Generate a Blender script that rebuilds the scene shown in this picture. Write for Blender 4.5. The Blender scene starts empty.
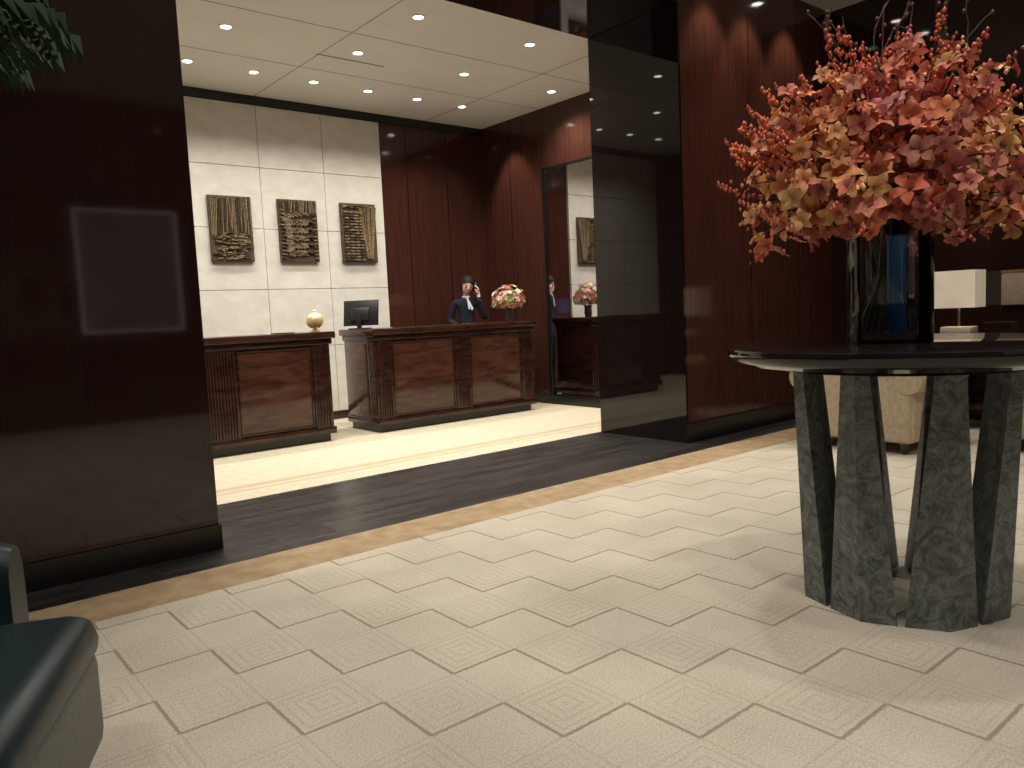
import bpy, bmesh, math, random
from mathutils import Vector, Matrix, Euler, noise
import numpy as np
scene = bpy.context.scene
COL = scene.collection

# ---------------------------------------------------------------- materials
def newmat(name):
    m = bpy.data.materials.new(name); m.use_nodes = True
    nt = m.node_tree
    return m, nt, nt.nodes['Principled BSDF']

def pmat(name, c1, c2=None, rough=0.5, metal=0.0, scale=8, stretch=(1,1,1), bump=0.0, emis=0.0, ecol=None,
         trans=0.0, ior=1.5, spec=0.5, detail=4, lo=0.35, hi=0.65, coat=0.0, distort=0.0, bdist=0.01):
    m, nt, b = newmat(name)
    if c2 is None: c2 = tuple(min(1, c*1.15+0.002) for c in c1)
    tc = nt.nodes.new('ShaderNodeTexCoord'); mp = nt.nodes.new('ShaderNodeMapping')
    mp.inputs['Scale'].default_value = stretch
    nz = nt.nodes.new('ShaderNodeTexNoise'); nz.inputs['Scale'].default_value = scale
    nz.inputs['Detail'].default_value = detail; nz.inputs['Distortion'].default_value = distort
    cr = nt.nodes.new('ShaderNodeValToRGB')
    cr.color_ramp.elements[0].position = lo; cr.color_ramp.elements[1].position = hi
    cr.color_ramp.elements[0].color = (*c1, 1); cr.color_ramp.elements[1].color = (*c2, 1)
    L = nt.links.new
    L(tc.outputs['Object'], mp.inputs['Vector']); L(mp.outputs[0], nz.inputs['Vector'])
    L(nz.outputs[0], cr.inputs[0]); L(cr.outputs[0], b.inputs['Base Color'])
    b.inputs['Roughness'].default_value = rough; b.inputs['Metallic'].default_value = metal
    b.inputs['Transmission Weight'].default_value = trans; b.inputs['IOR'].default_value = ior
    b.inputs['Specular IOR Level'].default_value = spec
    b.inputs['Coat Weight'].default_value = coat; b.inputs['Coat Roughness'].default_value = 0.04
    if bump:
        bp = nt.nodes.new('ShaderNodeBump'); bp.inputs['Strength'].default_value = bump
        bp.inputs['Distance'].default_value = bdist
        L(nz.outputs[0], bp.inputs['Height']); L(bp.outputs[0], b.inputs['Normal'])
    if emis:
        b.inputs['Emission Color'].default_value = (*(ecol or c1), 1)
        b.inputs['Emission Strength'].default_value = emis
    return m

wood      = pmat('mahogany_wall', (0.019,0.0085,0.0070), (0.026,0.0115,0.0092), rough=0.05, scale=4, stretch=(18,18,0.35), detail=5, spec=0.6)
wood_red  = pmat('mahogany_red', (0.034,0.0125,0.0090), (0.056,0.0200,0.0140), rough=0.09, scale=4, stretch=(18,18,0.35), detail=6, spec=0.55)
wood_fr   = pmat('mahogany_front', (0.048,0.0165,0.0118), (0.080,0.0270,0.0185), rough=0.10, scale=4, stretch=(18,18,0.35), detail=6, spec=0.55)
wood_desk = pmat('mahogany_desk', (0.024,0.009,0.0065), (0.050,0.019,0.013), rough=0.14, scale=3, stretch=(2,2,9), detail=5)
wood_pan  = pmat('desk_panel_veneer', (0.042,0.016,0.010), (0.090,0.036,0.023), rough=0.12, scale=2.5, stretch=(1.5,1.5,7), detail=6, distort=0.8)
jambm     = pmat('polished_black_lacquer', (0.008,0.0052,0.0052), (0.012,0.0070,0.0068), rough=0.03, scale=3, stretch=(14,14,0.5), spec=0.45)
black     = pmat('black_stone_skirting', (0.006,0.006,0.006), rough=0.22)
border    = pmat('carpet_border_tan', (0.31,0.21,0.11), (0.42,0.30,0.175), rough=0.95, scale=9, detail=8, bump=0.3)
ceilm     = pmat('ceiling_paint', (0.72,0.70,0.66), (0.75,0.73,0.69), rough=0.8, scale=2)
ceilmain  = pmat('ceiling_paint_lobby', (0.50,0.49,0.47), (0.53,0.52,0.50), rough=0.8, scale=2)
cream     = pmat('cream_wall_panel', (0.58,0.55,0.48), (0.66,0.63,0.555), rough=0.45, scale=5, stretch=(1,1,1.6), detail=6)
mirror    = pmat('dark_mirror', (0.66,0.64,0.64), (0.66,0.64,0.64), rough=0.01, metal=1.0)
artbase   = pmat('art_panel_brown', (0.04,0.025,0.013), (0.085,0.056,0.03), rough=0.5, scale=30, bump=0.6)
gold      = pmat('antique_gold', (0.18,0.125,0.065), (0.38,0.28,0.16), rough=0.45, metal=0.3, scale=40)
goldball  = pmat('bright_gold', (0.70,0.50,0.22), (0.80,0.62,0.32), rough=0.3, metal=0.4, scale=40)
brass     = pmat('brass_trim', (0.5,0.36,0.16), rough=0.3, metal=1.0)
seam      = pmat('joint_shadow', (0.25,0.23,0.20), rough=0.9)
lightem   = pmat('downlight_glow', (1,0.95,0.85), rough=0.5, emis=14, ecol=(1,0.95,0.87))
trimw     = pmat('downlight_trim', (0.7,0.68,0.64), rough=0.4)
tabletop  = pmat('table_lacquer', (0.010,0.008,0.008), (0.016,0.013,0.013), rough=0.05, scale=6)
plastic   = pmat('black_plastic', (0.012,0.012,0.013), rough=0.35)
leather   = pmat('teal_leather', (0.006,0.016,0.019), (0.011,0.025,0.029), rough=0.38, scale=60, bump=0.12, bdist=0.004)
leather2  = pmat('leather_side_sheen', (0.085,0.09,0.08), (0.115,0.12,0.105), rough=0.5, scale=60, bump=0.06, bdist=0.004)  # same leather, greyed in colour for the light its side reflects
tan       = pmat('tan_upholstery', (0.42,0.34,0.23), (0.52,0.43,0.30), rough=0.7, scale=30, bump=0.1)
redc      = pmat('red_cushion', (0.30,0.03,0.02), rough=0.8)
shade     = pmat('lampshade_fabric', (0.72,0.64,0.52), rough=0.9, emis=0.22, ecol=(1.0,0.82,0.62))
beige     = pmat('beige_fabric_band', (0.40,0.31,0.23), (0.46,0.36,0.27), rough=0.8, scale=30)
bluerefl = pmat('blue_reflection', (0.07,0.28,0.75), (0.14,0.42,0.90), rough=0.08, spec=1.0, stretch=(1,1,0.2))  # blue of a window reflection, put in as plain colour
stemm     = pmat('stems', (0.09,0.11,0.05), (0.30,0.30,0.18), rough=0.4, scale=14)  # lightened in colour against the bouquet's shade inside the vase
leafwrap  = pmat('grey_leaf_lining', (0.06,0.065,0.058), (0.26,0.26,0.23), rough=0.35, scale=9, stretch=(1,1,3), detail=6, distort=1.5)  # colour raised to replace light missing inside the vase
leafm     = pmat('palm_leaf', (0.005,0.022,0.004), (0.012,0.045,0.008), rough=0.6, scale=10, spec=0.25)
pot       = pmat('glazed_pot', (0.05,0.04,0.035), rough=0.3)
skinm     = pmat('skin', (0.52,0.31,0.23), (0.57,0.35,0.26), rough=0.55, scale=20)
hairm     = pmat('black_hair', (0.006,0.005,0.005), (0.012,0.009,0.008), rough=0.65, scale=30, stretch=(1,1,6), spec=0.25)
suit      = pmat('black_suit', (0.010,0.012,0.018), (0.014,0.017,0.024), rough=0.85, scale=50, spec=0.2)
whitec    = pmat('white_scarf', (0.55,0.57,0.64), (0.30,0.33,0.46), rough=0.7, scale=60)
lipm      = pmat('lips', (0.5,0.08,0.07), rough=0.4)
panelglow = pmat('framed_panel_print_glow', (0.12,0.11,0.11), (0.25,0.22,0.21), rough=0.6, scale=3, emis=0.13, ecol=(0.85,0.75,0.75))  # glow put in so the panel shows in the glossy left wall
frameglow = pmat('silver_frame_glow', (0.6,0.6,0.62), rough=0.4, emis=0.62, ecol=(0.85,0.80,0.80))  # frame given a glow of its own for the same wall reflection

def thinglass():
    m, nt, b = newmat('clear_glass'); L = nt.links.new
    nt.nodes.remove(b); out = [n for n in nt.nodes if n.type == 'OUTPUT_MATERIAL'][0]
    fr = nt.nodes.new('ShaderNodeFresnel'); fr.inputs[0].default_value = 1.5
    tr = nt.nodes.new('ShaderNodeBsdfTransparent'); tr.inputs[0].default_value = (0.95,0.97,0.98,1)
    gl = nt.nodes.new('ShaderNodeBsdfGlossy'); gl.inputs[0].default_value = (1,1,1,1)
    nz = nt.nodes.new('ShaderNodeTexNoise'); nz.inputs['Scale'].default_value = 3
    mr = nt.nodes.new('ShaderNodeMapRange'); mr.inputs[3].default_value = 0.005; mr.inputs[4].default_value = 0.02
    L(nz.outputs[0], mr.inputs[0]); L(mr.outputs[0], gl.inputs['Roughness'])
    mx = nt.nodes.new('ShaderNodeMixShader'); L(fr.outputs[0], mx.inputs[0]); L(tr.outputs[0], mx.inputs[1]); L(gl.outputs[0], mx.inputs[2])
    L(mx.outputs[0], out.inputs[0])
    return m
glass = thinglass()

def stonemat():
    m, nt, b = newmat('dark_floor_strip_planks'); L = nt.links.new
    tc = nt.nodes.new('ShaderNodeTexCoord')
    br = nt.nodes.new('ShaderNodeTexBrick'); br.inputs['Scale'].default_value = 1.0
    br.inputs['Brick Width'].default_value = 0.62; br.inputs['Row Height'].default_value = 0.065
    br.inputs['Mortar Size'].default_value = 0.004; br.inputs['Mortar Smooth'].default_value = 0.3
    br.inputs['Color1'].default_value = (0.022,0.019,0.017,1); br.inputs['Color2'].default_value = (0.062,0.053,0.048,1)
    br.inputs['Mortar'].default_value = (0.005,0.005,0.005,1)
    L(tc.outputs['Object'], br.inputs['Vector'])
    nz = nt.nodes.new('ShaderNodeTexNoise'); nz.inputs['Scale'].default_value = 6; nz.inputs['Detail'].default_value = 6
    mp = nt.nodes.new('ShaderNodeMapping'); mp.inputs['Scale'].default_value = (1,10,1)
    L(tc.outputs['Object'], mp.inputs[0]); L(mp.outputs[0], nz.inputs[0])
    mx = nt.nodes.new('ShaderNodeMix'); mx.data_type = 'RGBA'; mx.blend_type = 'MULTIPLY'; mx.inputs[0].default_value = 0.6
    L(br.outputs[0], mx.inputs[6]); L(nz.outputs[0], mx.inputs[7]); L(mx.outputs[2], b.inputs['Base Color'])
    mr = nt.nodes.new('ShaderNodeMapRange'); mr.inputs[3].default_value = 0.20; mr.inputs[4].default_value = 0.46
    L(nz.outputs[0], mr.inputs[0]); L(mr.outputs[0], b.inputs['Roughness'])
    bp = nt.nodes.new('ShaderNodeBump'); bp.inputs['Strength'].default_value = 0.6; bp.inputs['Distance'].default_value = 0.003; bp.invert = True
    L(br.outputs[1], bp.inputs['Height']); L(bp.outputs[0], b.inputs['Normal'])
    return m
stone = stonemat()

def marble():
    m, nt, b = newmat('green_grey_marble'); L = nt.links.new
    tc = nt.nodes.new('ShaderNodeTexCoord')
    n1 = nt.nodes.new('ShaderNodeTexNoise'); n1.inputs['Scale'].default_value = 13; n1.inputs['Detail'].default_value = 10; n1.inputs['Distortion'].default_value = 2.2
    n1.inputs['Roughness'].default_value = 0.65
    v = nt.nodes.new('ShaderNodeTexVoronoi'); v.feature = 'DISTANCE_TO_EDGE'; v.inputs['Scale'].default_value = 15
    mx = nt.nodes.new('ShaderNodeMix'); mx.data_type = 'VECTOR'; mx.inputs[0].default_value = 0.16
    L(tc.outputs['Object'], mx.inputs[4]); L(n1.outputs[1], mx.inputs[5]); L(mx.outputs[1], v.inputs['Vector'])
    L(tc.outputs['Object'], n1.inputs['Vector'])
    cr = nt.nodes.new('ShaderNodeValToRGB')
    e = cr.color_ramp.elements
    e[0].position = 0.38; e[0].color = (0.045,0.058,0.056,1); e[1].position = 0.66; e[1].color = (0.20,0.225,0.21,1)
    L(n1.outputs[0], cr.inputs[0])
    cr2 = nt.nodes.new('ShaderNodeValToRGB'); cr2.color_ramp.elements[0].color = (0.24,0.25,0.22,1); cr2.color_ramp.elements[1].color = (0,0,0,1)
    cr2.color_ramp.elements[1].position = 0.025
    L(v.outputs[0], cr2.inputs[0])
    add = nt.nodes.new('ShaderNodeMix'); add.data_type = 'RGBA'; add.blend_type = 'ADD'; add.inputs[0].default_value = 0.45
    L(cr.outputs[0], add.inputs[6]); L(cr2.outputs[0], add.inputs[7]); L(add.outputs[2], b.inputs['Base Color'])
    bp = nt.nodes.new('ShaderNodeBump'); bp.inputs['Strength'].default_value = 0.8; bp.inputs['Distance'].default_value = 0.012
    L(n1.outputs[0], bp.inputs['Height']); L(bp.outputs[0], b.inputs['Normal'])
    b.inputs['Roughness'].default_value = 0.36
    return m
marblem = marble()

def carpet():
    m, nt, b = newmat('patterned_cream_carpet'); L = nt.links.new
    def mth(op, a, c=None):
        n = nt.nodes.new('ShaderNodeMath'); n.operation = op
        for i, v in enumerate((a, c)):
            if v is None: continue
            if isinstance(v, (int, float)): n.inputs[i].default_value = v
            else: L(v, n.inputs[i])
        return n.outputs[0]
    tc = nt.nodes.new('ShaderNodeTexCoord'); sp = nt.nodes.new('ShaderNodeSeparateXYZ')
    wn = nt.nodes.new('ShaderNodeTexNoise'); wn.inputs['Scale'].default_value = 60
    wm = nt.nodes.new('ShaderNodeMix'); wm.data_type = 'VECTOR'; wm.inputs[0].default_value = 0.008
    L(tc.outputs['Object'], wn.inputs[0]); L(tc.outputs['Object'], wm.inputs[4]); L(wn.outputs[1], wm.inputs[5])
    L(wm.outputs[1], sp.inputs[0])
    a = 0.255
    u = mth('DIVIDE', mth('SUBTRACT', sp.outputs[0], 1.46-a/2), a)
    v = mth('DIVIDE', mth('SUBTRACT', sp.outputs[1], 1.593-a/2), a)
    i = mth('FLOOR', u); j = mth('FLOOR', v); fu = mth('SUBTRACT', u, i); fv = mth('SUBTRACT', v, j)
    s = mth('FLOORED_MODULO', mth('ADD', i, j), 2.0)
    gu = mth('SUBTRACT', 1.0, fu); gv = mth('SUBTRACT', 1.0, fv)
    def soft(x, w):
        n = nt.nodes.new('ShaderNodeMapRange'); n.interpolation_type = 'SMOOTHSTEP'
        n.inputs[1].default_value = w; n.inputs[2].default_value = w*0.3; n.inputs[3].default_value = 0; n.inputs[4].default_value = 1
        L(x, n.inputs[0]); return n.outputs[0]
    me = mth('MINIMUM', fu, fv); mo = mth('MINIMUM', gu, gv)
    ls = mth('ADD', mth('MULTIPLY', me, mth('SUBTRACT', 1.0, s)), mth('MULTIPLY', mo, s))
    strong = soft(ls, 0.032)
    weak = soft(mth('MINIMUM', me, mo), 0.024)
    r = mth('MAXIMUM', mth('ABSOLUTE', mth('SUBTRACT', fu, 0.5)), mth('ABSOLUTE', mth('SUBTRACT', fv, 0.5)))
    ring = mth('LESS_THAN', mth('FRACT', mth('MULTIPLY', r, 8.0)), 0.30)
    ring = mth('MULTIPLY', ring, mth('SUBTRACT', 1.0, s))
    sel = mth('LESS_THAN', mth('FLOORED_MODULO', j, 2.0), 0.5)
    ring = mth('MULTIPLY', ring, mth('ADD', mth('MULTIPLY', sel, 0.35), 0.65))
    chev = mth('LESS_THAN', mth('FRACT', mth('MULTIPLY', mth('MINIMUM', gu, gv), 4.0)), 0.12)
    chev = mth('MULTIPLY', chev, s)
    tot = mth('ADD', mth('MULTIPLY', strong, 0.60), mth('ADD', mth('MULTIPLY', weak, 0.20), mth('ADD', mth('MULTIPLY', ring, 0.20), mth('MULTIPLY', chev, 0.06))))
    tot = mth('MINIMUM', tot, 0.8)
    nz = nt.nodes.new('ShaderNodeTexNoise'); nz.inputs['Scale'].default_value = 150; nz.inputs['Detail'].default_value = 4
    L(tc.outputs['Object'], nz.inputs['Vector'])
    nz2 = nt.nodes.new('ShaderNodeTexNoise'); nz2.inputs['Scale'].default_value = 2.2
    L(tc.outputs['Object'], nz2.inputs['Vector'])
    cr = nt.nodes.new('ShaderNodeValToRGB')
    cr.color_ramp.elements[0].position = 0.34; cr.color_ramp.elements[1].position = 0.66
    cr.color_ramp.elements[0].color = (0.435,0.383,0.30,1); cr.color_ramp.elements[1].color = (0.665,0.60,0.49,1)
    L(mth('ADD', mth('MULTIPLY', nz.outputs[0], 0.7), mth('MULTIPLY', nz2.outputs[0], 0.3)), cr.inputs[0])
    mx = nt.nodes.new('ShaderNodeMix'); mx.data_type = 'RGBA'
    L(tot, mx.inputs[0]); L(cr.outputs[0], mx.inputs[6]); mx.inputs[7].default_value = (0.28,0.205,0.14,1)
    L(mx.outputs[2], b.inputs['Base Color'])
    b.inputs['Roughness'].default_value = 0.95; b.inputs['Specular IOR Level'].default_value = 0.1
    bp = nt.nodes.new('ShaderNodeBump'); bp.inputs['Strength'].default_value = 0.7; bp.inputs['Distance'].default_value = 0.006
    L(mth('SUBTRACT', mth('MULTIPLY', nz.outputs[0], 0.6), tot), bp.inputs['Height']); L(bp.outputs[0], b.inputs['Normal'])
    return m
carpetm = carpet()

def rcarpet():
    m, nt, b = newmat('reception_carpet'); L = nt.links.new
    tc = nt.nodes.new('ShaderNodeTexCoord'); sp = nt.nodes.new('ShaderNodeSeparateXYZ'); L(tc.outputs['Object'], sp.inputs[0])
    mr = nt.nodes.new('ShaderNodeMapRange'); mr.inputs[1].default_value = 4.9; mr.inputs[2].default_value = 6.1
    L(sp.outputs[1], mr.inputs[0])
    cr = nt.nodes.new('ShaderNodeValToRGB'); cr.color_ramp.interpolation = 'CONSTANT'
    c = (0.63,0.555,0.41,1); t = (0.53,0.43,0.28,1)
    es = cr.color_ramp.elements; es[0].color = c; es[1].position = 0.30; es[1].color = t
    for p, k in ((0.34,c),(0.38,t),(0.47,c)):
        e = es.new(p); e.color = k
    L(mr.outputs[0], cr.inputs[0])
    nz = nt.nodes.new('ShaderNodeTexNoise'); nz.inputs['Scale'].default_value = 14; nz.inputs['Detail'].default_value = 8
    L(tc.outputs['Object'], nz.inputs['Vector'])
    mx = nt.nodes.new('ShaderNodeMix'); mx.data_type = 'RGBA'; mx.blend_type = 'MULTIPLY'; mx.inputs[0].default_value = 0.35
    L(cr.outputs[0], mx.inputs[6]); L(nz.outputs[0], mx.inputs[7]); L(mx.outputs[2], b.inputs['Base Color'])
    b.inputs['Roughness'].default_value = 0.95
    return m
rcarpetm = rcarpet()

def colattr(name, rough=0.55):
    m, nt, b = newmat(name)
    at = nt.nodes.new('ShaderNodeAttribute'); at.attribute_name = 'Col'
    nz = nt.nodes.new('ShaderNodeTexNoise'); nz.inputs['Scale'].default_value = 90
    mx = nt.nodes.new('ShaderNodeMix'); mx.data_type = 'RGBA'; mx.blend_type = 'OVERLAY'; mx.inputs[0].default_value = 0.25
    nt.links.new(at.outputs['Color'], mx.inputs[6]); nt.links.new(nz.outputs[0], mx.inputs[7])
    nt.links.new(mx.outputs[2], b.inputs['Base Color'])
    b.inputs['Roughness'].default_value = rough; b.inputs['Specular IOR Level'].default_value = 0.25
    tl = nt.nodes.new('ShaderNodeBsdfTranslucent'); ms = nt.nodes.new('ShaderNodeMixShader'); ms.inputs[0].default_value = 0.2
    out = [n for n in nt.nodes if n.type == 'OUTPUT_MATERIAL'][0]
    nt.links.new(mx.outputs[2], tl.inputs[0]); nt.links.new(b.outputs[0], ms.inputs[1]); nt.links.new(tl.outputs[0], ms.inputs[2]); nt.links.new(ms.outputs[0], out.inputs[0])
    return m
petalm = colattr('petals')

# ---------------------------------------------------------------- mesh builder
class MB:
    def __init__(s): s.bm = bmesh.new(); s.mats = []
    def mi(s, m):
        if m not in s.mats: s.mats.append(m)
        return s.mats.index(m)
    def _tag(s, faces, m):
        k = s.mi(m)
        for f in faces: f.material_index = k
    def poly(s, verts, faces, m, M=None):
        vs = [s.bm.verts.new((M @ Vector(v)) if M else v) for v in verts]
        fs = [s.bm.faces.new([vs[i] for i in f]) for f in faces]
        s._tag(fs, m); return vs
    def box(s, x0, x1, y0, y1, z0, z1, m, bev=0, seg=2, M=None):
        t = bmesh.new()
        vs = [t.verts.new(p) for p in [(x0,y0,z0),(x1,y0,z0),(x1,y1,z0),(x0,y1,z0),(x0,y0,z1),(x1,y0,z1),(x1,y1,z1),(x0,y1,z1)]]
        for f in [(3,2,1,0),(4,5,6,7),(0,1,5,4),(1,2,6,5),(2,3,7,6),(3,0,4,7)]: t.faces.new([vs[i] for i in f])
        if bev: bmesh.ops.bevel(t, geom=list(t.edges), offset=bev, segments=seg, affect='EDGES', profile=0.5)
        s.merge(t, m, M)
    def merge(s, t, m, M=None):
        t.verts.index_update()
        vs = [s.bm.verts.new((M @ v.co) if M else v.co) for v in t.verts]
        fs = []
        for f in t.faces:
            try: fs.append(s.bm.faces.new([vs[v.index] for v in f.verts]))
            except ValueError: pass
        s._tag(fs, m); t.free()
    def cyl(s, p0, p1, r0, r1, m, seg=12, caps=True, M=None):
        p0, p1 = Vector(p0), Vector(p1); d = (p1-p0).normalized()
        a = d.orthogonal().normalized(); b = d.cross(a)
        A = []; B = []
        for i in range(seg):
            t = 2*math.pi*i/seg; o = a*math.cos(t)+b*math.sin(t)
            q0 = p0+o*r0; q1 = p1+o*r1
            A.append(s.bm.verts.new((M @ q0) if M else q0)); B.append(s.bm.verts.new((M @ q1) if M else q1))
        fs = [s.bm.faces.new([A[i],A[(i+1)%seg],B[(i+1)%seg],B[i]]) for i in range(seg)]
        if caps: fs += [s.bm.faces.new(A[::-1]), s.bm.faces.new(B)]
        s._tag(fs, m)
    def lathe(s, c, prof, m, seg=48, M=None):
        rings = []
        for r, z in prof:
            if r < 1e-6:
                p = Vector((c[0],c[1],c[2]+z)); rings.append([s.bm.verts.new((M@p) if M else p)])
            else:
                rg = []
                for i in range(seg):
                    p = Vector((c[0]+r*math.cos(2*math.pi*i/seg), c[1]+r*math.sin(2*math.pi*i/seg), c[2]+z))
                    rg.append(s.bm.verts.new((M@p) if M else p))
                rings.append(rg)
        fs = []
        for a, b in zip(rings, rings[1:]):
            for i in range(seg):
                j = (i+1)%seg
                if len(a) == 1 and len(b) == 1: continue
                if len(a) == 1: fs.append(s.bm.faces.new([a[0],b[j],b[i]]))
                elif len(b) == 1: fs.append(s.bm.faces.new([a[i],a[j],b[0]]))
                else: fs.append(s.bm.faces.new([a[i],a[j],b[j],b[i]]))
        s._tag(fs, m)
    def ball(s, c, r, m, u=16, v=10, M=None, fn=None):
        t = bmesh.new(); bmesh.ops.create_uvsphere(t, u_segments=u, v_segments=v, radius=1)
        for q in t.verts:
            p = q.co.copy()
            if fn: p = fn(p)
            q.co = Vector((p.x*r[0]+c[0], p.y*r[1]+c[1], p.z*r[2]+c[2]))
        s.merge(t, m, M)
    def done(s, name, parent=None, loc=(0,0,0), rot=(0,0,0), smooth=True, ang=35):
        me = bpy.data.meshes.new(name)
        bmesh.ops.recalc_face_normals(s.bm, faces=list(s.bm.faces))
        s.bm.to_mesh(me); s.bm.free()
        for m in s.mats: me.materials.append(m)
        if smooth:
            for p in me.polygons: p.use_smooth = True
            me.set_sharp_from_angle(angle=math.radians(ang))
        o = bpy.data.objects.new(name, me); COL.objects.link(o)
        o.location = loc; o.rotation_euler = rot
        if parent: o.parent = parent
        return o

def bx(name, x0, x1, y0, y1, z0, z1, m, bev=0):
    b = MB(); b.box(x0,x1,y0,y1,z0,z1,m,bev); return b.done(name)
def empty(name, loc=(0,0,0), rot=(0,0,0)):
    e = bpy.data.objects.new(name, None); COL.objects.link(e); e.location = loc; e.rotation_euler = rot; return e

# ---------------------------------------------------------------- room shell
ZC = 3.96; ZR = 3.57; XF = 7.58
bx('floor', -3, XF, -2.5, 3.37, -0.1, 0, carpetm)
bx('floor_carpet_border', -3, XF, 3.37, 3.70, -0.1, 0, border)
bx('floor_threshold', -3, XF, 3.70, 5.00, -0.1, 0, stone)
bx('floor_reception', -0.1, 6.6, 5.00, 8.4, -0.1, 0, rcarpetm)
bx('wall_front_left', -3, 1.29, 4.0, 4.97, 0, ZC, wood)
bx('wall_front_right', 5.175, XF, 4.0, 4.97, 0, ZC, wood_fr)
bx('wall_jamb', 5.150, 5.175, 3.985, 4.97, 0, ZR-0.03, jambm)
bx('wall_header', 1.29, 5.175, 4.0, 4.97, 3.545, ZC, jambm)
bx('wall_far', XF, XF+0.15, -2.5, 4.97, 0, ZC, wood)
bx('wall_back', -3, XF, -2.65, -2.5, 0, ZC, wood)
bx('wall_left', -3.15, -3, -2.5, 4.97, 0, ZC, wood)
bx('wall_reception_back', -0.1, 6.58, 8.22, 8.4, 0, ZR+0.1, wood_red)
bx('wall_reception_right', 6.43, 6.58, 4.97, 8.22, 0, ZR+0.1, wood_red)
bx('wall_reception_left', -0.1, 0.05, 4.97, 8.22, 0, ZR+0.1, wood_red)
bx('ceiling', -3, XF, -2.5, 4.0, ZC, ZC+0.12, ceilmain)
b = MB(); b.box(0.05, 6.43, 4.97, 8.22, ZR, ZR+0.12, ceilm)
b.done('ceiling_reception')
b = MB()
for x in (1.2, 3.37, 5.54): b.box(x-0.004, x+0.004, 4.97, 8.2, ZR-0.002, ZR, seam)
for y in (6.0, 7.05): b.box(0.05, 6.43, y-0.004, y+0.004, ZR-0.002, ZR, seam)
b.box(3.35, 4.05, 6.63, 6.65, ZR-0.003, ZR, seam)
b.done('trim_ceiling_joints')
bx('trim_ceiling_shadow_gap', 0.05, 6.43, 8.19, 8.22, 3.48, ZR, black)
bx('baseboard_front_left', -3, 1.30, 3.985, 4.0, 0, 0.13, black)
bx('baseboard_front_right', 5.14, XF, 3.96, 3.985, 0, 0.16, black)
bx('baseboard_far', XF-0.02, XF, -2.5, 3.96, 0, 0.16, black)
bx('baseboard_reception_right', 6.41, 6.43, 4.97, 8.2, 0, 0.12, black)
b = MB()
for x in (-1.8, -0.25): b.box(x-0.003, x+0.003, 3.998, 4.0, 0.15, ZC, black)
for x in (6.15, 6.95): b.box(x-0.003, x+0.003, 3.997, 4.0, 0.16, ZC, black)
for x in (5.25, 5.85): b.box(x-0.004, x+0.004, 8.216, 8.22, 0, 3.5, black)
for y in (7.05, 7.65): b.box(6.426, 6.43, y-0.004, y+0.004, 0.12, 3.5, black)
b.done('trim_wall_joints')
b = MB(); b.box(6.415, 6.43, 5.0, 6.99, 0.13, 2.83, mirror); b.box(6.405, 6.43, 6.99, 7.015, 0.12, 2.86, black); b.box(6.405,6.43,4.98,7.015,2.83,2.86,black)
b.done('wall_mirror')
b = MB()
for k in range(6):
    x1 = 4.87 - 0.75*k
    for (z0, z1) in ((2.82,3.47),(2.17,2.82),(1.52,2.17),(0.87,1.52),(0.1,0.87)):
        b.box(x1-0.75+0.003, x1-0.003, 8.185, 8.22, z0+0.003, z1-0.003, cream)
b.done('wall_cladding')
b = MB(); b.box(XF-0.04, XF, -1.0, 2.45, 1.02, 1.30, beige, 0.01)
b.box(XF-0.045, XF, -1.0, 2.45, 1.30, 1.32, brass); b.done('wall_far_fabric_band')
b = MB(); b.box(2.0, 3.12, -2.49, -2.47, 1.15, 2.60, panelglow)
for q in ((1.972,2.0,1.122,2.628),(3.12,3.148,1.122,2.628),(2.0,3.12,1.122,1.15),(2.0,3.12,2.60,2.628)):
    b.box(q[0],q[1],-2.5,-2.45,q[2],q[3],frameglow)
b.done('framed_wall_panel')

# ---------------------------------------------------------------- wall art reliefs
def art(cx, kind):
    r = random.Random(kind*11+3)
    b = MB(); w, h, cz, y = 0.45, 0.68, 2.156, 8.185
    b.box(cx-w/2, cx+w/2, y-0.045, y, cz-h/2, cz+h/2, artbase, 0.004)
    def stroke(x, z, L, a, t=0.008, d=0.02):
        M = Matrix.Translation((cx+x, y-0.045, cz+z)) @ Matrix.Rotation(a, 4, 'Y')
        b.box(-L/2, L/2, -d, 0.004, -t/2, t/2, gold if r.random() < 0.62 else artbase, M=M)
    if kind == 0:
        for i in range(26):
            x = -w/2+0.02+i*(w-0.04)/25
            stroke(x, 0.12+r.uniform(-.02,.02), 0.38, math.pi/2+r.uniform(-.06,.06), 0.006)
        for i in range(90):
            z = -h/2+0.03+r.random()*0.26
            stroke(r.uniform(-.16,.16), z, r.uniform(.05,.11), r.uniform(-.25,.25), 0.011)
    elif kind == 1:
        for i in range(24):
            stroke(-w/2+0.02+i*0.0178, 0.26, 0.13, math.pi/2+r.uniform(-.12,.12), 0.006)
        for i in range(110):
            t = i/110; a = t*11*math.pi; rr = 0.17*(1-0.25*t)
            stroke(rr*math.cos(a)*0.95, 0.17-0.46*t+0.03*math.sin(a), 0.08, math.sin(a)*0.5, 0.012)
        for i in range(14): stroke(-0.19, -0.3+i*0.040, 0.05, 0.1, 0.01)
        for i in range(14): stroke(0.19, -0.3+i*0.040, 0.05, -0.1, 0.01)
    else:
        for i in range(17):
            for k in range(4):
                stroke(-0.17+k*0.065+r.uniform(-.008,.008), -0.31+i*0.034, 0.05, r.uniform(-.1,.1), 0.013)
        for i in range(14):
            a = math.pi/2+(i-7)*0.020
            stroke(0.12+(i-7)*0.011, 0.0, 0.60, a, 0.007)
        for i in range(10): stroke(r.uniform(-.15,.15), 0.30, 0.12, r.uniform(-.2,.2), 0.01)
    return b.done('relief_wall_art', smooth=False)
for k, cx in enumerate((3.005, 3.755, 4.505)): art(cx, k)

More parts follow.
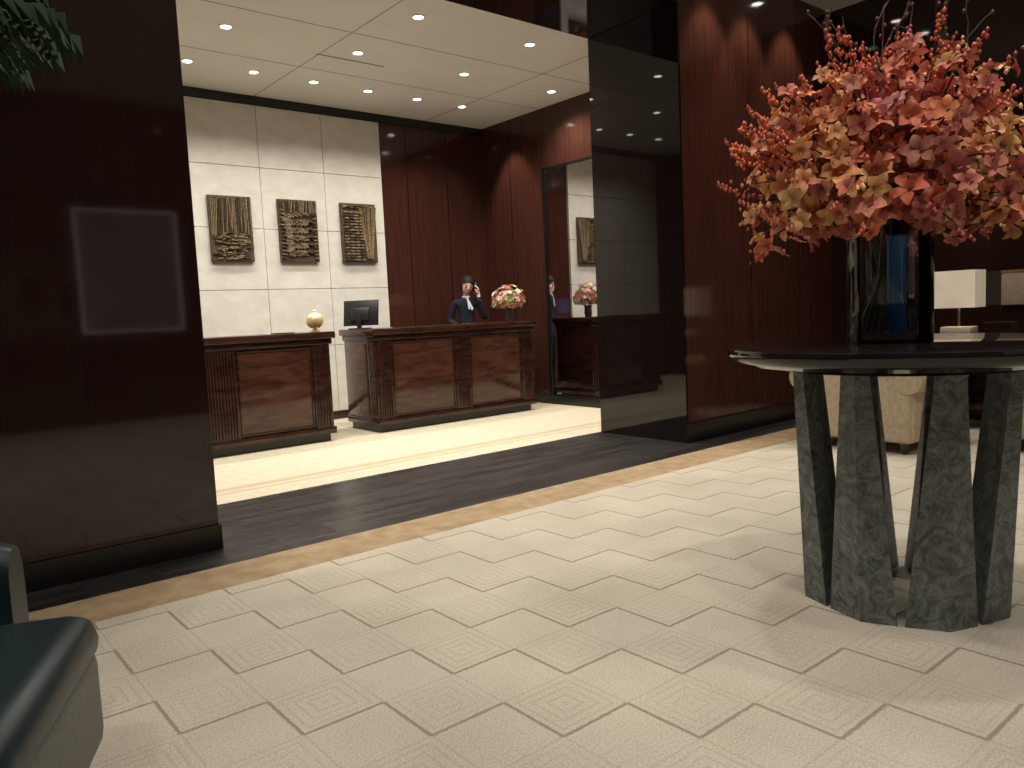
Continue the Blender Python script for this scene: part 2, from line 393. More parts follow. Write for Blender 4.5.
# ---------------------------------------------------------------- downlights
rec = [(2.45+0.62*k-1.24, 7.42) for k in range(8)] + [(1.25+1.2*k, 6.42) for k in range(5)] + [(1.25+1.2*k, 5.41) for k in range(5)]
mainl = [(x, y) for x in (-1.2, 1.2, 3.4, 5.6) for y in (-1.2, 0.9, 2.7)]
washl = [(5.55,3.72),(6.1,3.72),(6.75,3.72)]
b = MB()
def dl(x, y, z, r=0.042):
    b.lathe((x,y,z), [(r+0.014,0),(r+0.014,-0.006),(r,-0.007),(r,-0.003)], trimw, 20)
    b.lathe((x,y,z), [(r,-0.003),(0,-0.003)], lightem, 20)
for x, y in rec: dl(x, y, ZR)
for x, y in mainl+washl: dl(x, y, ZC, 0.05)
DL = b.done('recessed_downlights')
def spot(x, y, z, power, ang=110, blend=0.7, col=(1,0.9,0.76), aim=None, rad=0.045):
    l = bpy.data.lights.new('downlight_or_fill_spot', 'SPOT'); l.energy = power; l.spot_size = math.radians(ang); l.spot_blend = blend
    l.color = col; l.shadow_soft_size = rad
    o = bpy.data.objects.new('downlight_or_fill_spot', l); COL.objects.link(o); o.location = (x,y,z-0.03); o.parent = DL
    if aim:
        o.rotation_euler = (Vector(aim)-Vector((x,y,z))).to_track_quat('-Z','Y').to_euler()
for (x, y) in rec[:8]: spot(x, y, ZR, 50, 122, 0.8, aim=(x, y+0.15, 1.0), col=(1,0.945,0.86))
for (x, y) in rec[8:]: spot(x, y, ZR, 108, 140, 0.9, col=(1,0.94,0.84))
for (x, y) in mainl: spot(x, y, ZC, 110, 120, 0.9, col=(1,0.945,0.87), rad=0.10)
for (x, y) in washl: spot(x, y, ZC, 40, 66, 0.6, aim=(x, 3.97, 2.5), col=(1,0.86,0.72))
spot(6.0, 7.55, ZR, 70, 60, 0.5, aim=(6.42, 7.55, 2.3), col=(1,0.8,0.6))
spot(2.0, 0.6, ZC, 85, 44, 0.8, aim=(2.95, 1.33, 1.7))  # added spot without a fitting, brightens the bouquet
spot(6.3, 2.6, ZC, 45, 70, 0.8, col=(1,0.88,0.72))

# ---------------------------------------------------------------- reception desks
def desk(x0, x1, pil):
    b = MB(); yf, yb = 6.78, 7.42
    b.box(x0+0.03, x1-0.03, yf+0.03, yb-0.02, 0, 0.08, black)
    b.box(x0, x1, yf, yb, 0.07, 0.95, wood_desk, 0.004)
    b.box(x0-0.02, x1+0.02, yf-0.025, yb+0.01, 0.93, 0.985, wood_desk, 0.008)
    b.box(x0-0.045, x1+0.045, yf-0.06, yb+0.03, 0.985, 1.05, wood_desk, 0.012)
    b.box(x0-0.012, x1+0.012, yf-0.03, yb+0.004, 0.075, 0.14, wood_desk, 0.006)
    for a, c in pil:
        b.box(a, c, yf-0.022, yf+0.01, 0.14, 0.93, wood_desk, 0.003)
        n = max(3, int((c-a-0.02)/0.026))
        for i in range(n):
            x = a+0.01+(c-a-0.02)*(i+0.5)/n
            b.cyl((x, yf-0.022, 0.15), (x, yf-0.022, 0.92), 0.0115, 0.0115, wood_desk, 10)
    for (a0, a1), (c0, c1) in zip(pil, pil[1:]):
        p, q = a1+0.02, c0-0.02
        b.box(p, q, yf-0.010, yf+0.005, 0.17, 0.90, wood_pan, 0.004)
        for s in ((p-0.012,p+0.006,0.155,0.915),(q-0.006,q+0.012,0.155,0.915),(p,q,0.155,0.172),(p,q,0.898,0.915)):
            b.box(s[0],s[1],yf-0.018,yf+0.002,s[2],s[3],wood_desk,0.003)
    for i in range(4):
        y = yf+0.03+i*0.03
        b.cyl((x0, y, 0.15), (x0, y, 0.92), 0.0115, 0.0115, wood_desk, 10)
    b.box(x0-0.008, x0+0.003, yf+0.17, yb-0.05, 0.17, 0.90, wood_pan, 0.003)
    return b.done('reception_desk')
desk(2.08, 3.35, [(2.10,2.44),(3.16,3.335)])
desk(3.84, 5.92, [(3.86,4.02),(4.80,5.0),(5.74,5.90)])

# monitor
b = MB()
MT = Matrix.Translation((3.93, 7.20, 1.05)) @ Matrix.Rotation(math.radians(-58), 4, 'Z')
M = MT @ Matrix.Rotation(math.radians(-8), 4, 'X')
b.box(-0.20, 0.20, -0.015, 0.012, 0.035, 0.30, plastic, 0.006, M=M)
b.box(-0.11, 0.11, -0.035, -0.012, 0.08, 0.22, plastic, 0.01, M=M)
b.box(-0.185, 0.185, 0.0115, 0.014, 0.05, 0.285, pmat('monitor_screen',(0.03,0.15,0.4),rough=0.2,emis=0.8,ecol=(0.1,0.4,1.0)), M=M)
b.box(-0.025, 0.025, -0.04, -0.02, 0.0, 0.15, plastic, 0.004, M=MT)
b.box(-0.10, 0.10, -0.09, 0.05, 0.0, 0.012, plastic, 0.004, M=MT)
b.done('computer_monitor')
b = MB(); gx, gy = 3.30, 6.95
b.lathe((gx,gy,1.05), [(0,0),(0.045,0),(0.045,0.012),(0.02,0.02),(0.018,0.03)], goldball, 24)
def rib(p):
    a = math.atan2(p.y, p.x); k = 1+0.07*abs(math.sin(6*a)); return Vector((p.x*k, p.y*k, p.z))
b.ball((gx,gy,1.05+0.108), (0.078,0.078,0.080), goldball, 48, 20, fn=rib)
b.ball((gx,gy,1.05+0.195), (0.012,0.012,0.018), goldball, 12, 8)
b.done('golden_globe_ornament')
b = MB(); b.box(2.75,2.95,6.86,7.0,1.05,1.056,whitec); b.box(2.80,3.02,6.80,6.82,1.05,1.06,plastic); b.done('desk_papers')

# ---------------------------------------------------------------- flowers
def mixc(a, b_, t): return tuple(a[i]*(1-t)+b_[i]*t for i in range(3))
class Bloom:
    def __init__(s): s.V=[]; s.F=[]; s.C=[]
    def petal(s, o, d, n, L, W, col, cup=0.25, tip=None):
        sd = d.cross(n).normalized(); base = len(s.V)
        for t, w, z in ((0,0.12,0),(0.3,0.75,0.10),(0.65,1.0,0.12),(0.9,0.5,0.02),(1.0,0.05,-0.08)):
            c = o+d*L*t+n*L*z
            s.V += [c-sd*W*w*0.5+n*cup*W*w*0.5, c, c+sd*W*w*0.5+n*cup*W*w*0.5]
        for k in range(4):
            a = base+3*k
            s.F += [(a,a+1,a+4,a+3),(a+1,a+2,a+5,a+4)]
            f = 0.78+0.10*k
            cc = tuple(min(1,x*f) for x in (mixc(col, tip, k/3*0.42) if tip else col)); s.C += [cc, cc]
    def flower(s, p, n, size, col, lip, r, petals=5, tip=None):
        n = n.normalized(); a = n.orthogonal().normalized(); q = n.cross(a)
        ph = r.random()*6.28
        for k in range(petals):
            t = ph+2*math.pi*k/petals+r.uniform(-.15,.15)
            d = (a*math.cos(t)+q*math.sin(t)+n*r.uniform(0.1,0.45)).normalized()
            v = r.uniform(0.88,1.15)
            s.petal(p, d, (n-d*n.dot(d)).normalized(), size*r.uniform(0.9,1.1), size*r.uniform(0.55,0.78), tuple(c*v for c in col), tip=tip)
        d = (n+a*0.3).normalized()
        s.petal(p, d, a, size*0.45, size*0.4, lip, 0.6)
    def berry(s, p, r0, col):
        b = len(s.V)
        for v in ((1,0,0),(-1,0,0),(0,1,0),(0,-1,0),(0,0,1.3),(0,0,-1.3)): s.V.append(p+Vector(v)*r0)
        for f in ((0,2,4),(2,1,4),(1,3,4),(3,0,4),(2,0,5),(1,2,5),(3,1,5),(0,3,5)): s.F.append(tuple(b+i for i in f)); s.C.append(col)
    def twig(s, p0, p1, r0, r1, col):
        d = (p1-p0).normalized(); a = d.orthogonal().normalized(); q = d.cross(a); b = len(s.V)
        for p, r in ((p0,r0),(p1,r1)):
            for k in range(4):
                t = k*math.pi/2; s.V.append(p+(a*math.cos(t)+q*math.sin(t))*r)
        for k in range(4): s.F.append((b+k,b+(k+1)%4,b+4+(k+1)%4,b+4+k)); s.C.append(col)
    def done(s, name, parent=None):
        me = bpy.data.meshes.new(name); me.from_pydata([tuple(v) for v in s.V], [], s.F)
        at = me.color_attributes.new('Col', 'FLOAT_COLOR', 'CORNER')
        cols = []
        for p, c in zip(me.polygons, s.C):
            cols += [c[0],c[1],c[2],1.0]*p.loop_total
        at.data.foreach_set('color', cols)
        for p in me.polygons: p.use_smooth = True
        me.materials.append(petalm)
        o = bpy.data.objects.new(name, me); COL.objects.link(o)
        if parent: o.parent = parent
        return o

VX, VY, TZ = 2.95, 1.33, 0.975
LAT = Vector((0.772,-0.636,0)); DEP = Vector((0.636,0.772,0)); UP = Vector((0,0,1))
vz = empty('flower_vase_arrangement')
F = Bloom(); r = random.Random(21)
C0 = Vector((VX,VY,0)); mouth = Vector((VX,VY,TZ+0.40))
twc = (0.06,0.04,0.022)
rose = (0.50,0.105,0.095); coral = (0.70,0.185,0.085); peach = (0.86,0.42,0.19); yel = (0.90,0.60,0.27); wine = (0.30,0.045,0.045)
dusty = (0.60,0.23,0.18)
def bez(p0, c, p1, t): return p0*(1-t)**2+c*2*t*(1-t)+p1*t*t
ns = 92
for k in range(ns):
    az = k*2.39996+r.uniform(-.2,.2)
    el = math.asin(min(1, -0.42+1.40*((k+0.5)/ns)))
    ca, sa = math.cos(az), math.sin(az)
    lat = 0.56*math.cos(el)*ca+0.02; dep = 0.42*math.cos(el)*sa
    z = 1.50+ (0.57 if el > 0 else 0.40)*math.sin(el)
    sc = r.uniform(0.84,1.05)
    tip = C0+LAT*lat*sc+DEP*dep*sc+UP*(1.50+(z-1.50)*sc)
    m0 = mouth+LAT*0.07*ca*math.cos(el)+DEP*0.07*sa*math.cos(el)
    ctl = m0*0.55+tip*0.45+UP*0.16
    pp = [bez(m0, ctl, tip, i/10) for i in range(11)]
    for a_, b_ in zip(pp, pp[1:]): F.twig(a_, b_, 0.0035, 0.003, twc)
    t01 = (lat/0.57+1)/2
    q = r.random(); tp = None
    if t01 > 0.62: base_c, alt, tp = (mixc(peach,yel,r.random()), coral, yel) if q < 0.72 else (rose, dusty, peach)
    elif t01 > 0.34: base_c, alt, tp = (mixc(rose,dusty,r.random()*0.8), coral, dusty) if q < 0.70 else (mixc(coral,peach,r.random()*0.6), rose, yel)
    else: base_c, alt, tp = (mixc(rose,coral,r.random()), dusty, peach) if q < 0.68 else (mixc(peach,coral,0.5), rose, yel)
    if el < 0.05 and t01 < 0.55 and q > 0.68: base_c = mixc(peach, yel, r.random()*0.6)
    Ls = (tip-m0).length; n = max(5, int(Ls*0.75/0.050))
    for i in range(n):
        t = 0.24+0.76*(i/(n-1))
        p = bez(m0, ctl, tip, t); tg = (bez(m0,ctl,tip,min(1,t+.02))-bez(m0,ctl,tip,t-.02)).normalized()
        sd = tg.cross(UP if abs(tg.z) < 0.9 else LAT).normalized(); up2 = sd.cross(tg)
        a = i*2.4+k; off = (sd*math.cos(a)+up2*math.sin(a))
        outw = (p-Vector((VX,VY,1.45))).normalized()
        nrm = (off*0.8+outw*0.9+Vector((r.uniform(-.3,.3),r.uniform(-.3,.3),r.uniform(-.3,.1)))).normalized()
        sz = 0.064*(1.05-0.40*max(0,t-0.7)/0.3)*r.uniform(0.85,1.12)
        c = base_c if r.random() < 0.75 else alt
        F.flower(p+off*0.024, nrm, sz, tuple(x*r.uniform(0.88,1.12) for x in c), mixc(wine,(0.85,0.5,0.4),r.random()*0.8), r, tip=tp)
    for j in range(4):
        F.berry(tip+ (tip-pp[8]).normalized()*0.018*j+Vector((r.gauss(0,.006),r.gauss(0,.006),0)), 0.011-0.0015*j, base_c)
for k in range(80):
    lat = r.uniform(-0.61, 0.15) if k < 66 else r.uniform(0.1,0.5)
    h = r.uniform(0.05, 1.0)
    top = 2.13-0.42*(lat/0.62)**2
    z = 1.50+(top-1.48)*h
    dep = r.uniform(-0.24,0.34)
    if h < 0.3: lat *= 0.84
    P = C0+LAT*lat+DEP*dep+UP*z
    if abs(lat) < 0.38 and h < 0.8: continue
    d = (P-mouth).normalized()
    F.twig(mouth, P, 0.003, 0.002, twc)
    col = mixc(coral,(0.58,0.12,0.07),r.random())
    q0 = P-d*0.17
    for j in range(26):
        t = j/26; pq = q0+d*(0.19*t)+Vector((r.gauss(0,1),r.gauss(0,1),r.gauss(0,1)))*0.019*(1.15-t)
        F.berry(pq, r.uniform(0.006,0.010), tuple(x*r.uniform(0.8,1.25) for x in col))
for k in range(18):
    lat = r.uniform(-0.25,0.4); p = Vector((VX,VY,1.90))+LAT*lat*0.6+DEP*r.uniform(-.1,.1)
    d = (UP+LAT*lat*0.8+DEP*r.uniform(-.3,.3)).normalized()
    for j in range(8):
        q = p+d*0.042; F.twig(p, q, 0.0028, 0.0022, (0.07,0.035,0.025))
        if j > 3 and r.random() < 0.6: F.berry(q+LAT*r.uniform(-.01,.01), 0.008, (0.16,0.06,0.05))
        d = (d+LAT*r.uniform(-.35,.35)+UP*r.uniform(-.2,.2)).normalized(); p = q
F.done('orchid_bouquet', vz)
b = MB()
b.lathe((VX,VY,TZ), [(0,0.0),(0.146,0.0),(0.148,0.004),(0.148,0.40),(0.142,0.40),(0.142,0.035),(0,0.035)], glass, 64)
b.done('glass_cylinder', vz)
b = MB()
for k in range(46):
    a = r.random()*6.28; rr = 0.12*math.sqrt(r.random()); a2 = a+r.uniform(1.5,3.5)
    b.cyl((VX+rr*math.cos(a),VY+rr*math.sin(a),TZ+0.04), (VX+0.11*math.cos(a2)*r.random(),VY+0.11*math.sin(a2)*r.random(),TZ+0.46), 0.0055, 0.0055, stemm, 6)
view = math.radians(203.5)
for da, w in ((-1.15,0.30),(1.15,0.26)):
    n = 12; vs = []
    for i in range(n+1):
        z = TZ+0.04+0.355*i/n; tw = view+da+0.12*math.sin(i/n*5+da)
        ww = w*(0.55+0.45*math.sin(math.pi*(0.10+0.84*i/n))); rr = 0.134
        for c in (-1,-0.5,0,0.5,1): vs.append((VX+rr*math.cos(tw+ww*c),VY+rr*math.sin(tw+ww*c),z))
    b.poly(vs, [(5*i+c,5*i+c+1,5*i+c+6,5*i+c+5) for i in range(n) for c in range(4)], leafwrap)
b.done('stems_and_leaves', vz)
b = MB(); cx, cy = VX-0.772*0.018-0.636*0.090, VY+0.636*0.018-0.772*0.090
b.lathe((cx,cy,TZ+0.037), [(0,0),(0.032,0),(0.032,0.35),(0.029,0.35),(0.029,0.01),(0,0.01)], bluerefl, 32)
b.done('blue_reflection_tube', vz)  # added tube, stands in for the blue reflection on the vase

# small bouquet on desk
sb = empty('desk_flower_bouquet')
F = Bloom(); r = random.Random(5); bxx, byy = 5.76, 6.98
for k in range(210):
    v = Vector((r.gauss(0,1),r.gauss(0,1),r.gauss(0,1))).normalized()*r.uniform(0.6,1.15)
    if v.z < -0.6: continue
    P = Vector((bxx+v.x*0.19, byy+v.y*0.15, 1.31+v.z*0.145))
    col = r.choice([(0.65,0.30,0.22),(0.8,0.58,0.38),(0.75,0.71,0.56),(0.5,0.10,0.09),(0.75,0.45,0.36),(0.16,0.26,0.07)])
    F.flower(P, v+UP*0.3, r.uniform(0.025,0.045), col, (0.8,0.7,0.4), r)
F.done('mixed_blooms', sb)
b = MB(); b.lathe((bxx,byy,1.05), [(0,0),(0.04,0),(0.05,0.05),(0.045,0.12),(0.055,0.15),(0.05,0.15),(0.04,0.12),(0,0.1)], pot, 24); b.done('vase', sb)

# ---------------------------------------------------------------- round pedestal table
TX, TY = 2.974, 1.295
tb = empty('round_pedestal_table', (TX,TY,0))
b = MB()
b.lathe((0,0,0), [(0,0.905),(0.56,0.905),(0.575,0.915),(0.60,0.918),(0.622,0.93),(0.632,0.945),(0.635,0.96),(0.632,0.972),(0.622,0.975),(0,0.975)], tabletop, 96)
b.lathe((0,0,0), [(0,0.885),(0.44,0.885),(0.44,0.905),(0,0.905)], tabletop, 48)
b.done('tabletop', tb)
b = MB(); N = 8
for k in range(N):
    M = Matrix.Rotation(math.radians(203.5+22.5)+2*math.pi*k/N, 4, 'Z')
    xo, wb, wt = 0.322, 0.122, 0.050; xt = 0.38
    vs = [(xo,-wb,0),(xo+0.045,0.012,0),(xo,wb,0),(xo-0.085,wb*0.40,0),(xo-0.085,-wb*0.40,0),
          (xt,-wt,0.885),(xt+0.022,0.006,0.885),(xt,wt,0.885),(xt-0.05,wt*0.6,0.885),(xt-0.05,-wt*0.6,0.885)]
    b.poly(vs, [(4,3,2,1,0),(5,6,7,8,9),(0,1,6,5),(1,2,7,6),(2,3,8,7),(3,4,9,8),(4,0,5,9)], marblem, M=M)
b.done('faceted_legs', tb, smooth=False)

# ---------------------------------------------------------------- teal armchair (left foreground)
b = MB()
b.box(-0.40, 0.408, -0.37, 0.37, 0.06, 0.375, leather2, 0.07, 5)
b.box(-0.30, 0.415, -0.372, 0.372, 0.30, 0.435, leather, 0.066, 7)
path = []
for i in range(5): path.append((0.215-0.10*i, 0.41))
for i in range(1, 12):
    a = math.pi/2+math.pi*i/12; path.append((-0.24+0.30*math.cos(a), 0.41*math.sin(a)))
for i in range(5): path.append((-0.185+0.10*i, -0.41))
sec = [(-0.05,0.12),(0.05,0.12),(0.058,0.5),(0.055,0.88),(0.035,0.97),(0.0,1.0),(-0.035,0.97),(-0.055,0.88),(-0.058,0.5)]
rings = []
for i, (px, py) in enumerate(path):
    q0 = Vector(path[max(0,i-1)]); q1 = Vector(path[min(len(path)-1,i+1)]); t = (q1-q0).normalized(); n = Vector((t.y,-t.x))
    hh = 0.645+0.18*max(0,(0.0-px)/0.6)
    if i in (0, len(path)-1): hh *= 0.95
    rings.append([b.bm.verts.new((px+n.x*s0, py+n.y*s0, hh*s1)) for s0, s1 in sec])
fs = []
for A, B in zip(rings, rings[1:]):
    for k in range(len(sec)): fs.append(b.bm.faces.new([A[k],A[(k+1)%len(sec)],B[(k+1)%len(sec)],B[k]]))
fs += [b.bm.faces.new(rings[0]), b.bm.faces.new(rings[-1][::-1])]
b._tag(fs, leather)
for x, y in ((0.30,0.30),(0.30,-0.30),(-0.32,0.26),(-0.32,-0.26)): b.cyl((x,y,0),(x,y,0.08),0.018,0.026,wood,12)
b.done('leather_armchair', loc=(-0.13,2.045,0), rot=(0,0,math.radians(-23.6)), ang=60)

# ---------------------------------------------------------------- tan chesterfield chairs
def chester(loc, rotz, w=1.25):
    b = MB(); d = 0.85
    b.box(-d/2+0.03, d/2-0.05, -w/2+0.07, w/2-0.07, 0.10, 0.32, tan, 0.02, 3)
    b.box(-d/2+0.16, d/2, -w/2+0.19, w/2-0.19, 0.30, 0.45, tan, 0.04, 4)
    b.box(-d/2, -d/2+0.17, -w/2+0.05, w/2-0.05, 0.085, 0.64, tan, 0.03, 3)
    b.cyl((-d/2+0.06,-w/2+0.02,0.64), (-d/2+0.06,w/2-0.02,0.64), 0.095, 0.095, tan, 24)
    for s in (-1, 1):
        b.box(-d/2+0.012, d/2-0.04, s*(w/2-0.11)-0.075, s*(w/2-0.11)+0.075, 0.09, 0.54, tan, 0.03, 3)
        b.cyl((-d/2-0.01, s*(w/2-0.07), 0.54), (d/2-0.02, s*(w/2-0.07), 0.54), 0.095, 0.095, tan, 24)
        b.cyl((d/2-0.02, s*(w/2-0.07), 0.54), (d/2-0.012, s*(w/2-0.07), 0.54), 0.07, 0.06, tan, 24)
    for x in (-d/2+0.07, d/2-0.1):
        for s in (-1,1): b.lathe((x, s*(w/2-0.13), 0), [(0,0),(0.02,0),(0.032,0.05),(0.025,0.1),(0,0.1)], wood, 16)
    b.box(-0.16, -0.04, -0.2, 0.2, 0.46, 0.74, redc, 0.05, 4, M=Matrix.Rotation(-0.25,4,'Y') @ Matrix.Translation((-0.02,0,0)))
    return b.done('chesterfield_armchair', loc=loc, rot=(0,0,rotz), ang=50)
chester((6.02,2.80,0), 0.0, 0.96)
chester((6.45,1.45,0), math.radians(165), 1.0)

# console + lamp
b = MB()
b.box(6.92,7.40,1.95,2.95,0.76,0.80,wood_red,0.006)
b.box(6.96,7.36,1.99,2.91,0.68,0.76,wood_red,0.004)
for x in (6.97,7.31):
    for y in (2.00,2.86): b.box(x,x+0.045,y,y+0.045,0,0.70,wood_red,0.004)
b.box(6.98,7.34,2.02,2.88,0.18,0.20,wood_red)
b.done('console_table')
LX, LY = 7.10, 2.62
b = MB()
b.box(LX-0.08,LX+0.08,LY-0.12,LY+0.12,0.80,0.86,cream,0.006)
b.cyl((LX,LY,0.86),(LX,LY,1.20),0.010,0.010,brass,12)
x0,x1,y0,y1,z0,z1 = LX-0.12,LX+0.12,LY-0.16,LY+0.16,1.02,1.33
b.box(x0,x0+0.004,y0,y1,z0,z1,shade); b.box(x1-0.004,x1,y0,y1,z0,z1,shade); b.box(x0,x1,y0,y0+0.004,z0,z1,shade); b.box(x0,x1,y1-0.004,y1,z0,z1,shade)
b.box(LX-0.12,LX+0.12,LY-0.003,LY+0.003,1.19,1.196,brass)
b.done('table_lamp')
l = bpy.data.lights.new('lamp_bulb','POINT'); l.energy = 3; l.color=(1,0.8,0.55); l.shadow_soft_size=0.04
o = bpy.data.objects.new('lamp_bulb', l); o.location=(LX,LY,1.24); COL.objects.link(o); o.parent = bpy.data.objects['table_lamp']

# ---------------------------------------------------------------- palm
b = MB(); PX, PY = -0.55, 3.10
b.lathe((PX,PY,0), [(0,0),(0.17,0),(0.21,0.2),(0.24,0.42),(0.25,0.44),(0.22,0.44),(0.21,0.40),(0,0.40)], pot, 40)
for k in range(3):
    ox, oy = 0.05*math.cos(k*2.1), 0.05*math.sin(k*2.1)
    b.cyl((PX+ox,PY+oy,0.38),(PX+ox*1.6,PY+oy*1.6,1.75),0.022,0.015,leafm,10)
r = random.Random(4)
for f in range(22):
    az = f*2.399 if f > 5 else math.radians([-4,-16,6,-28,14,-9][f])
    if f > 5 and math.sin(az) > 0.45: az = -az
    L = 1.15+0.1*r.random(); d = Vector((math.cos(az),math.sin(az),0)); s = Vector((-math.sin(az),math.cos(az),0))
    h = 0.97+r.uniform(-0.1,0.15) if f < 6 else 1.1
    base = Vector((PX,PY,1.6))
    pts = []
    for i in range(34):
        t = i/33; pts.append(base+d*L*t*(1-0.05*t)+UP*(h*1.6*t-h*1.05*t*t))
    for i in range(33):
        if i % 3 == 0: b.cyl(pts[i], pts[min(33,i+3)], 0.005*(1-i/40), 0.005*(1-(i+3)/40), leafm, 5, caps=False)
        if i < 5: continue
        for sg in (-1,1):
            t = i/33; ll = 0.30*math.sin(math.pi*min(1,(t*0.8+0.15)))
            dd = (d*0.6+s*sg*0.75-UP*(0.30+0.25*r.random())).normalized()
            w = 0.016; p = pts[i]; wv = d*w
            mid = p+dd*ll*0.5+UP*0.015; tip = p+dd*ll-UP*0.05
            b.poly([p, mid-wv, mid+wv, tip], [(0,1,2),(1,3,2)], leafm)
b.done('potted_palm')

# ---------------------------------------------------------------- receptionist
W = empty('receptionist_woman', (5.73,7.78,0), (0,0,math.radians(-30)))
W.scale = (1.025,1.025,1.025)
def skin_obj(name, V, E, rad, m, parent, roots=(0,), sub=2):
    me = bpy.data.meshes.new(name); me.from_pydata(V, E, [])
    me.materials.append(m)
    o = bpy.data.objects.new(name, me); COL.objects.link(o); o.parent = parent
    sk = o.modifiers.new('Skin','SKIN'); sk.use_smooth_shade = True
    lay = me.skin_vertices[0].data
    for i, rr in enumerate(rad):
        lay[i].radius = rr if isinstance(rr, tuple) else (rr, rr)
        lay[i].use_root = i in roots
    ss = o.modifiers.new('Sub','SUBSURF'); ss.levels = sub; ss.render_levels = sub
    return o
V = [(0,0,.90),(0,0,1.03),(0,0,1.17),(0,0,1.265),(0,0,1.325),
     (.145,0,1.265),(.225,-.05,1.06),(.150,-.11,1.31),
     (-.145,0,1.265),(-.205,.02,1.05),(-.13,-.16,.99),
     (.085,0,.82),(.085,-.01,.46),(.085,.02,.09),(.085,-.12,.035),
     (-.085,0,.82),(-.085,-.01,.46),(-.085,.02,.09),(-.085,-.12,.035)]
E = [(0,1),(1,2),(2,3),(3,4),(3,5),(5,6),(6,7),(3,8),(8,9),(9,10),(0,11),(11,12),(12,13),(13,14),(0,15),(15,16),(16,17),(17,18)]
rad = [(.130,.11),(.10,.085),(.125,.10),(.09,.07),(.042,.042),(.052,.052),(.042,.042),(.029,.029),(.052,.052),(.042,.042),(.029,.029),
       .085,.058,.038,.032,.085,.058,.038,.032]
skin_obj('suit_body', V, E, rad, suit, W)
# head tilted towards the handset, looking slightly down
HM = Matrix.Translation((0.02,-0.02,1.462)) @ Matrix.Rotation(math.radians(8),4,'Z') @ Matrix.Rotation(math.radians(9),4,'Y') @ Matrix.Rotation(math.radians(14),4,'X')
b = MB()
def headf(p):
    x, y, z = p
    if z < 0: x *= 1-0.34*z*z*1.1; y = y*(1-0.12*z*z)-0.10*z*z
    if y < 0:
        y -= 0.20*math.exp(-((x/0.16)**2+((z+0.18)/0.20)**2))
        y += 0.05*math.exp(-(((abs(x)-0.36)/0.16)**2+((z-0.02)/0.12)**2))
    return Vector((x,y,z))
b.ball((0,0,0), (0.070,0.088,0.106), skinm, 40, 28, fn=headf, M=HM)
for sx in (-1,1):
    b.ball((sx*0.027,-0.081,0.002), (0.012,0.006,0.005), whitec, 12, 8, M=HM)
    b.ball((sx*0.027,-0.086,0.002), (0.006,0.003,0.006), hairm, 10, 8, M=HM)
    b.ball((sx*0.027,-0.085,0.008), (0.014,0.004,0.0025), hairm, 10, 6, M=HM)
    b.ball((sx*0.028,-0.084,0.024), (0.015,0.004,0.003), hairm, 10, 6, M=HM)
    b.ball((sx*0.072,0.0,-0.01), (0.008,0.015,0.026), skinm, 12, 8, M=HM)
b.ball((0,-0.085,-0.054), (0.019,0.007,0.0065), lipm, 14, 8, M=HM)
b.cyl((0,0.005,1.29),(0.012,-0.005,1.41),0.038,0.036,skinm,20)
b.done('head', W, ang=80)
b = MB()
def hairf(p):
    x, y, z = p
    if y < -0.25 and z < 0.46-0.30*abs(x): y = -0.25+(y+0.25)*0.05
    return Vector((x,y,z))
b.ball((0,0.008,0.018), (0.084,0.106,0.113), hairm, 48, 48, fn=hairf, M=HM)
b.ball((0,0.115,0.045), (0.050,0.042,0.050), hairm, 20, 14, M=HM)
for sx in (-1,1): b.ball((sx*0.071,-0.015,0.005), (0.013,0.028,0.055), hairm, 16, 12, M=HM)
b.done('hair_bun', W, ang=80)
b = MB()
b.cyl((-.040,-.025,1.335),(.0,-.062,1.325),.011,.014,whitec,10); b.cyl((.0,-.062,1.325),(.044,-.025,1.338),.014,.011,whitec,10)
b.ball((0.012,-.078,1.315),(.018,.014,.016),whitec,12,8)
b.poly([(.004,-.088,1.31),(.022,-.088,1.31),(.075,-.115,1.19),(.052,-.120,1.17)], [(0,3,2,1)], whitec)
b.poly([(.002,-.090,1.31),(.014,-.090,1.31),(.036,-.118,1.19),(.016,-.118,1.18)], [(0,3,2,1)], whitec)
b.done('neck_scarf', W)
wr = Vector((.150,-.11,1.31)); pc = Vector((.142,-.085,1.37))
V = [tuple(wr), tuple(pc)]; E = [(0,1)]; rad = [(.022,.022),(.026,.020)]
for k, (L, dy) in enumerate(((.034,-.026),(.038,-.009),(.036,.008),(.029,.023))):
    kn = pc+Vector((.004,dy,.038)); p1 = kn+Vector((-.006,.004,L*0.8)); p2 = p1+Vector((-.020,.004,L*0.55)); p3 = p2+Vector((-.016,.002,L*0.1))
    i = len(V); V += [tuple(kn),tuple(p1),tuple(p2),tuple(p3)]; E += [(1,i),(i,i+1),(i+1,i+2),(i+2,i+3)]; rad += [.011,.009,.008,.0065]
i = len(V); V += [tuple(pc+Vector((-.012,-.034,.005))), tuple(pc+Vector((-.026,-.040,.032))), tuple(pc+Vector((-.030,-.034,.055)))]
E += [(1,i),(i,i+1),(i+1,i+2)]; rad += [.013,.010,.0075]
skin_obj('hand_with_phone', V, E, rad, skinm, W)
wr = Vector((-.13,-.16,.99)); pc = wr+Vector((.02,-.045,-.01)); V = [tuple(wr),tuple(pc)]; E = [(0,1)]; rad = [(.022,.022),(.024,.018)]
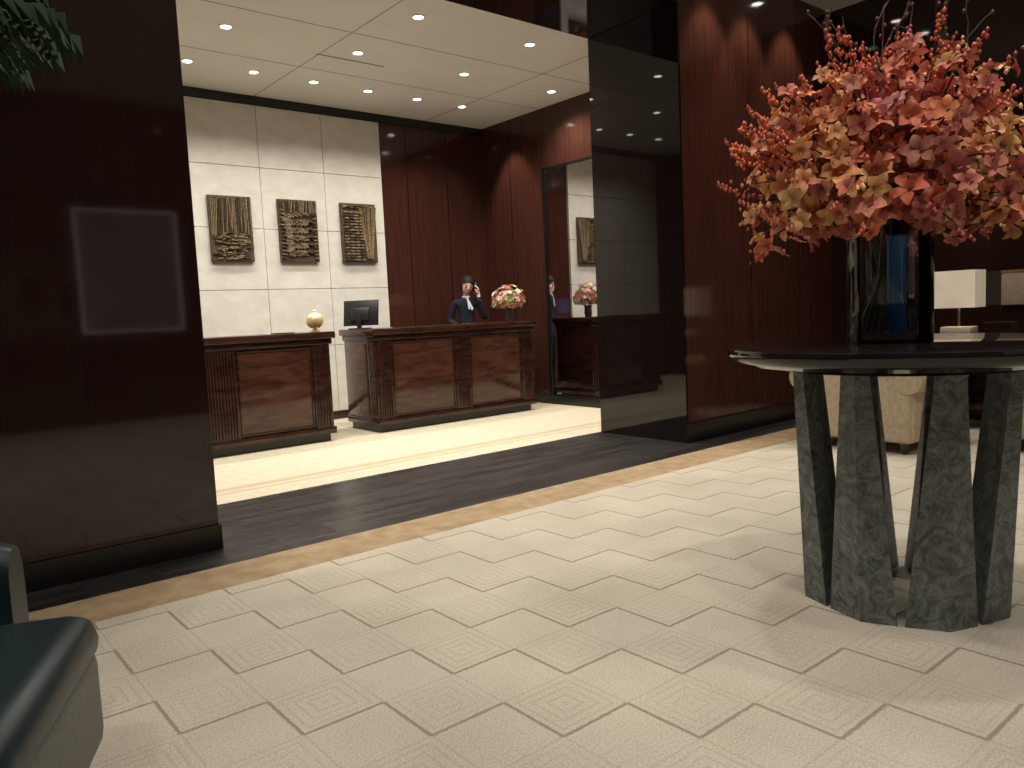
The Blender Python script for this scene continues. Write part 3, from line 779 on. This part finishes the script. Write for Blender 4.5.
for k, (L, dx) in enumerate(((.036,.026),(.040,.009),(.038,-.008),(.030,-.023))):
    kn = pc+Vector((dx+.01,-.036,0)); p1 = kn+Vector((.005,-L*.7,-.006)); p2 = p1+Vector((.003,-L*.5,-.016)); p3 = p2+Vector((0,-L*.2,-.014))
    i = len(V); V += [tuple(kn),tuple(p1),tuple(p2),tuple(p3)]; E += [(1,i),(i,i+1),(i+1,i+2),(i+2,i+3)]; rad += [.011,.009,.008,.0065]
i = len(V); V += [tuple(pc+Vector((.035,.0,.0))), tuple(pc+Vector((.05,-.025,-.008))), tuple(pc+Vector((.052,-.045,-.015)))]
E += [(1,i),(i,i+1),(i+1,i+2)]; rad += [.012,.010,.0075]
skin_obj('resting_hand', V, E, rad, skinm, W)
b = MB(); M = Matrix.Translation((.114,-.075,1.425)) @ Matrix.Rotation(math.radians(-14),4,'X') @ Matrix.Rotation(math.radians(8),4,'Y')
b.box(-.012,.012,-.022,.022,-.085,.075,plastic,.008,3,M=M); b.done('telephone_handset', W)

# ---------------------------------------------------------------- world + camera
w = bpy.data.worlds.new('World'); scene.world = w; w.use_nodes = True
w.node_tree.nodes['Background'].inputs[0].default_value = (0.05,0.05,0.06,1)
w.node_tree.nodes['Background'].inputs[1].default_value = 0.3
cam = bpy.data.cameras.new('camera'); co = bpy.data.objects.new('camera', cam); COL.objects.link(co)
p = math.radians(5.3); rl = math.radians(2.6); yaw = math.radians(50.5)
Fh = Vector((math.cos(yaw), math.sin(yaw), 0)); R0 = Vector((math.sin(yaw), -math.cos(yaw), 0))
Fw = Fh*math.cos(p)-UP*math.sin(p); U0 = R0.cross(Fw)
Rt = R0*math.cos(rl)-U0*math.sin(rl); Up = R0*math.sin(rl)+U0*math.cos(rl)
M = Matrix((Rt, Up, -Fw)).transposed().to_4x4(); M.translation = (0,0,1.15)
co.matrix_world = M
cam.sensor_width = 36; cam.lens = 770/1024*36; cam.clip_start = 0.02
scene.camera = co
scene.view_settings.view_transform = 'Standard'
scene.view_settings.look = 'None'
scene.view_settings.exposure = 0.0
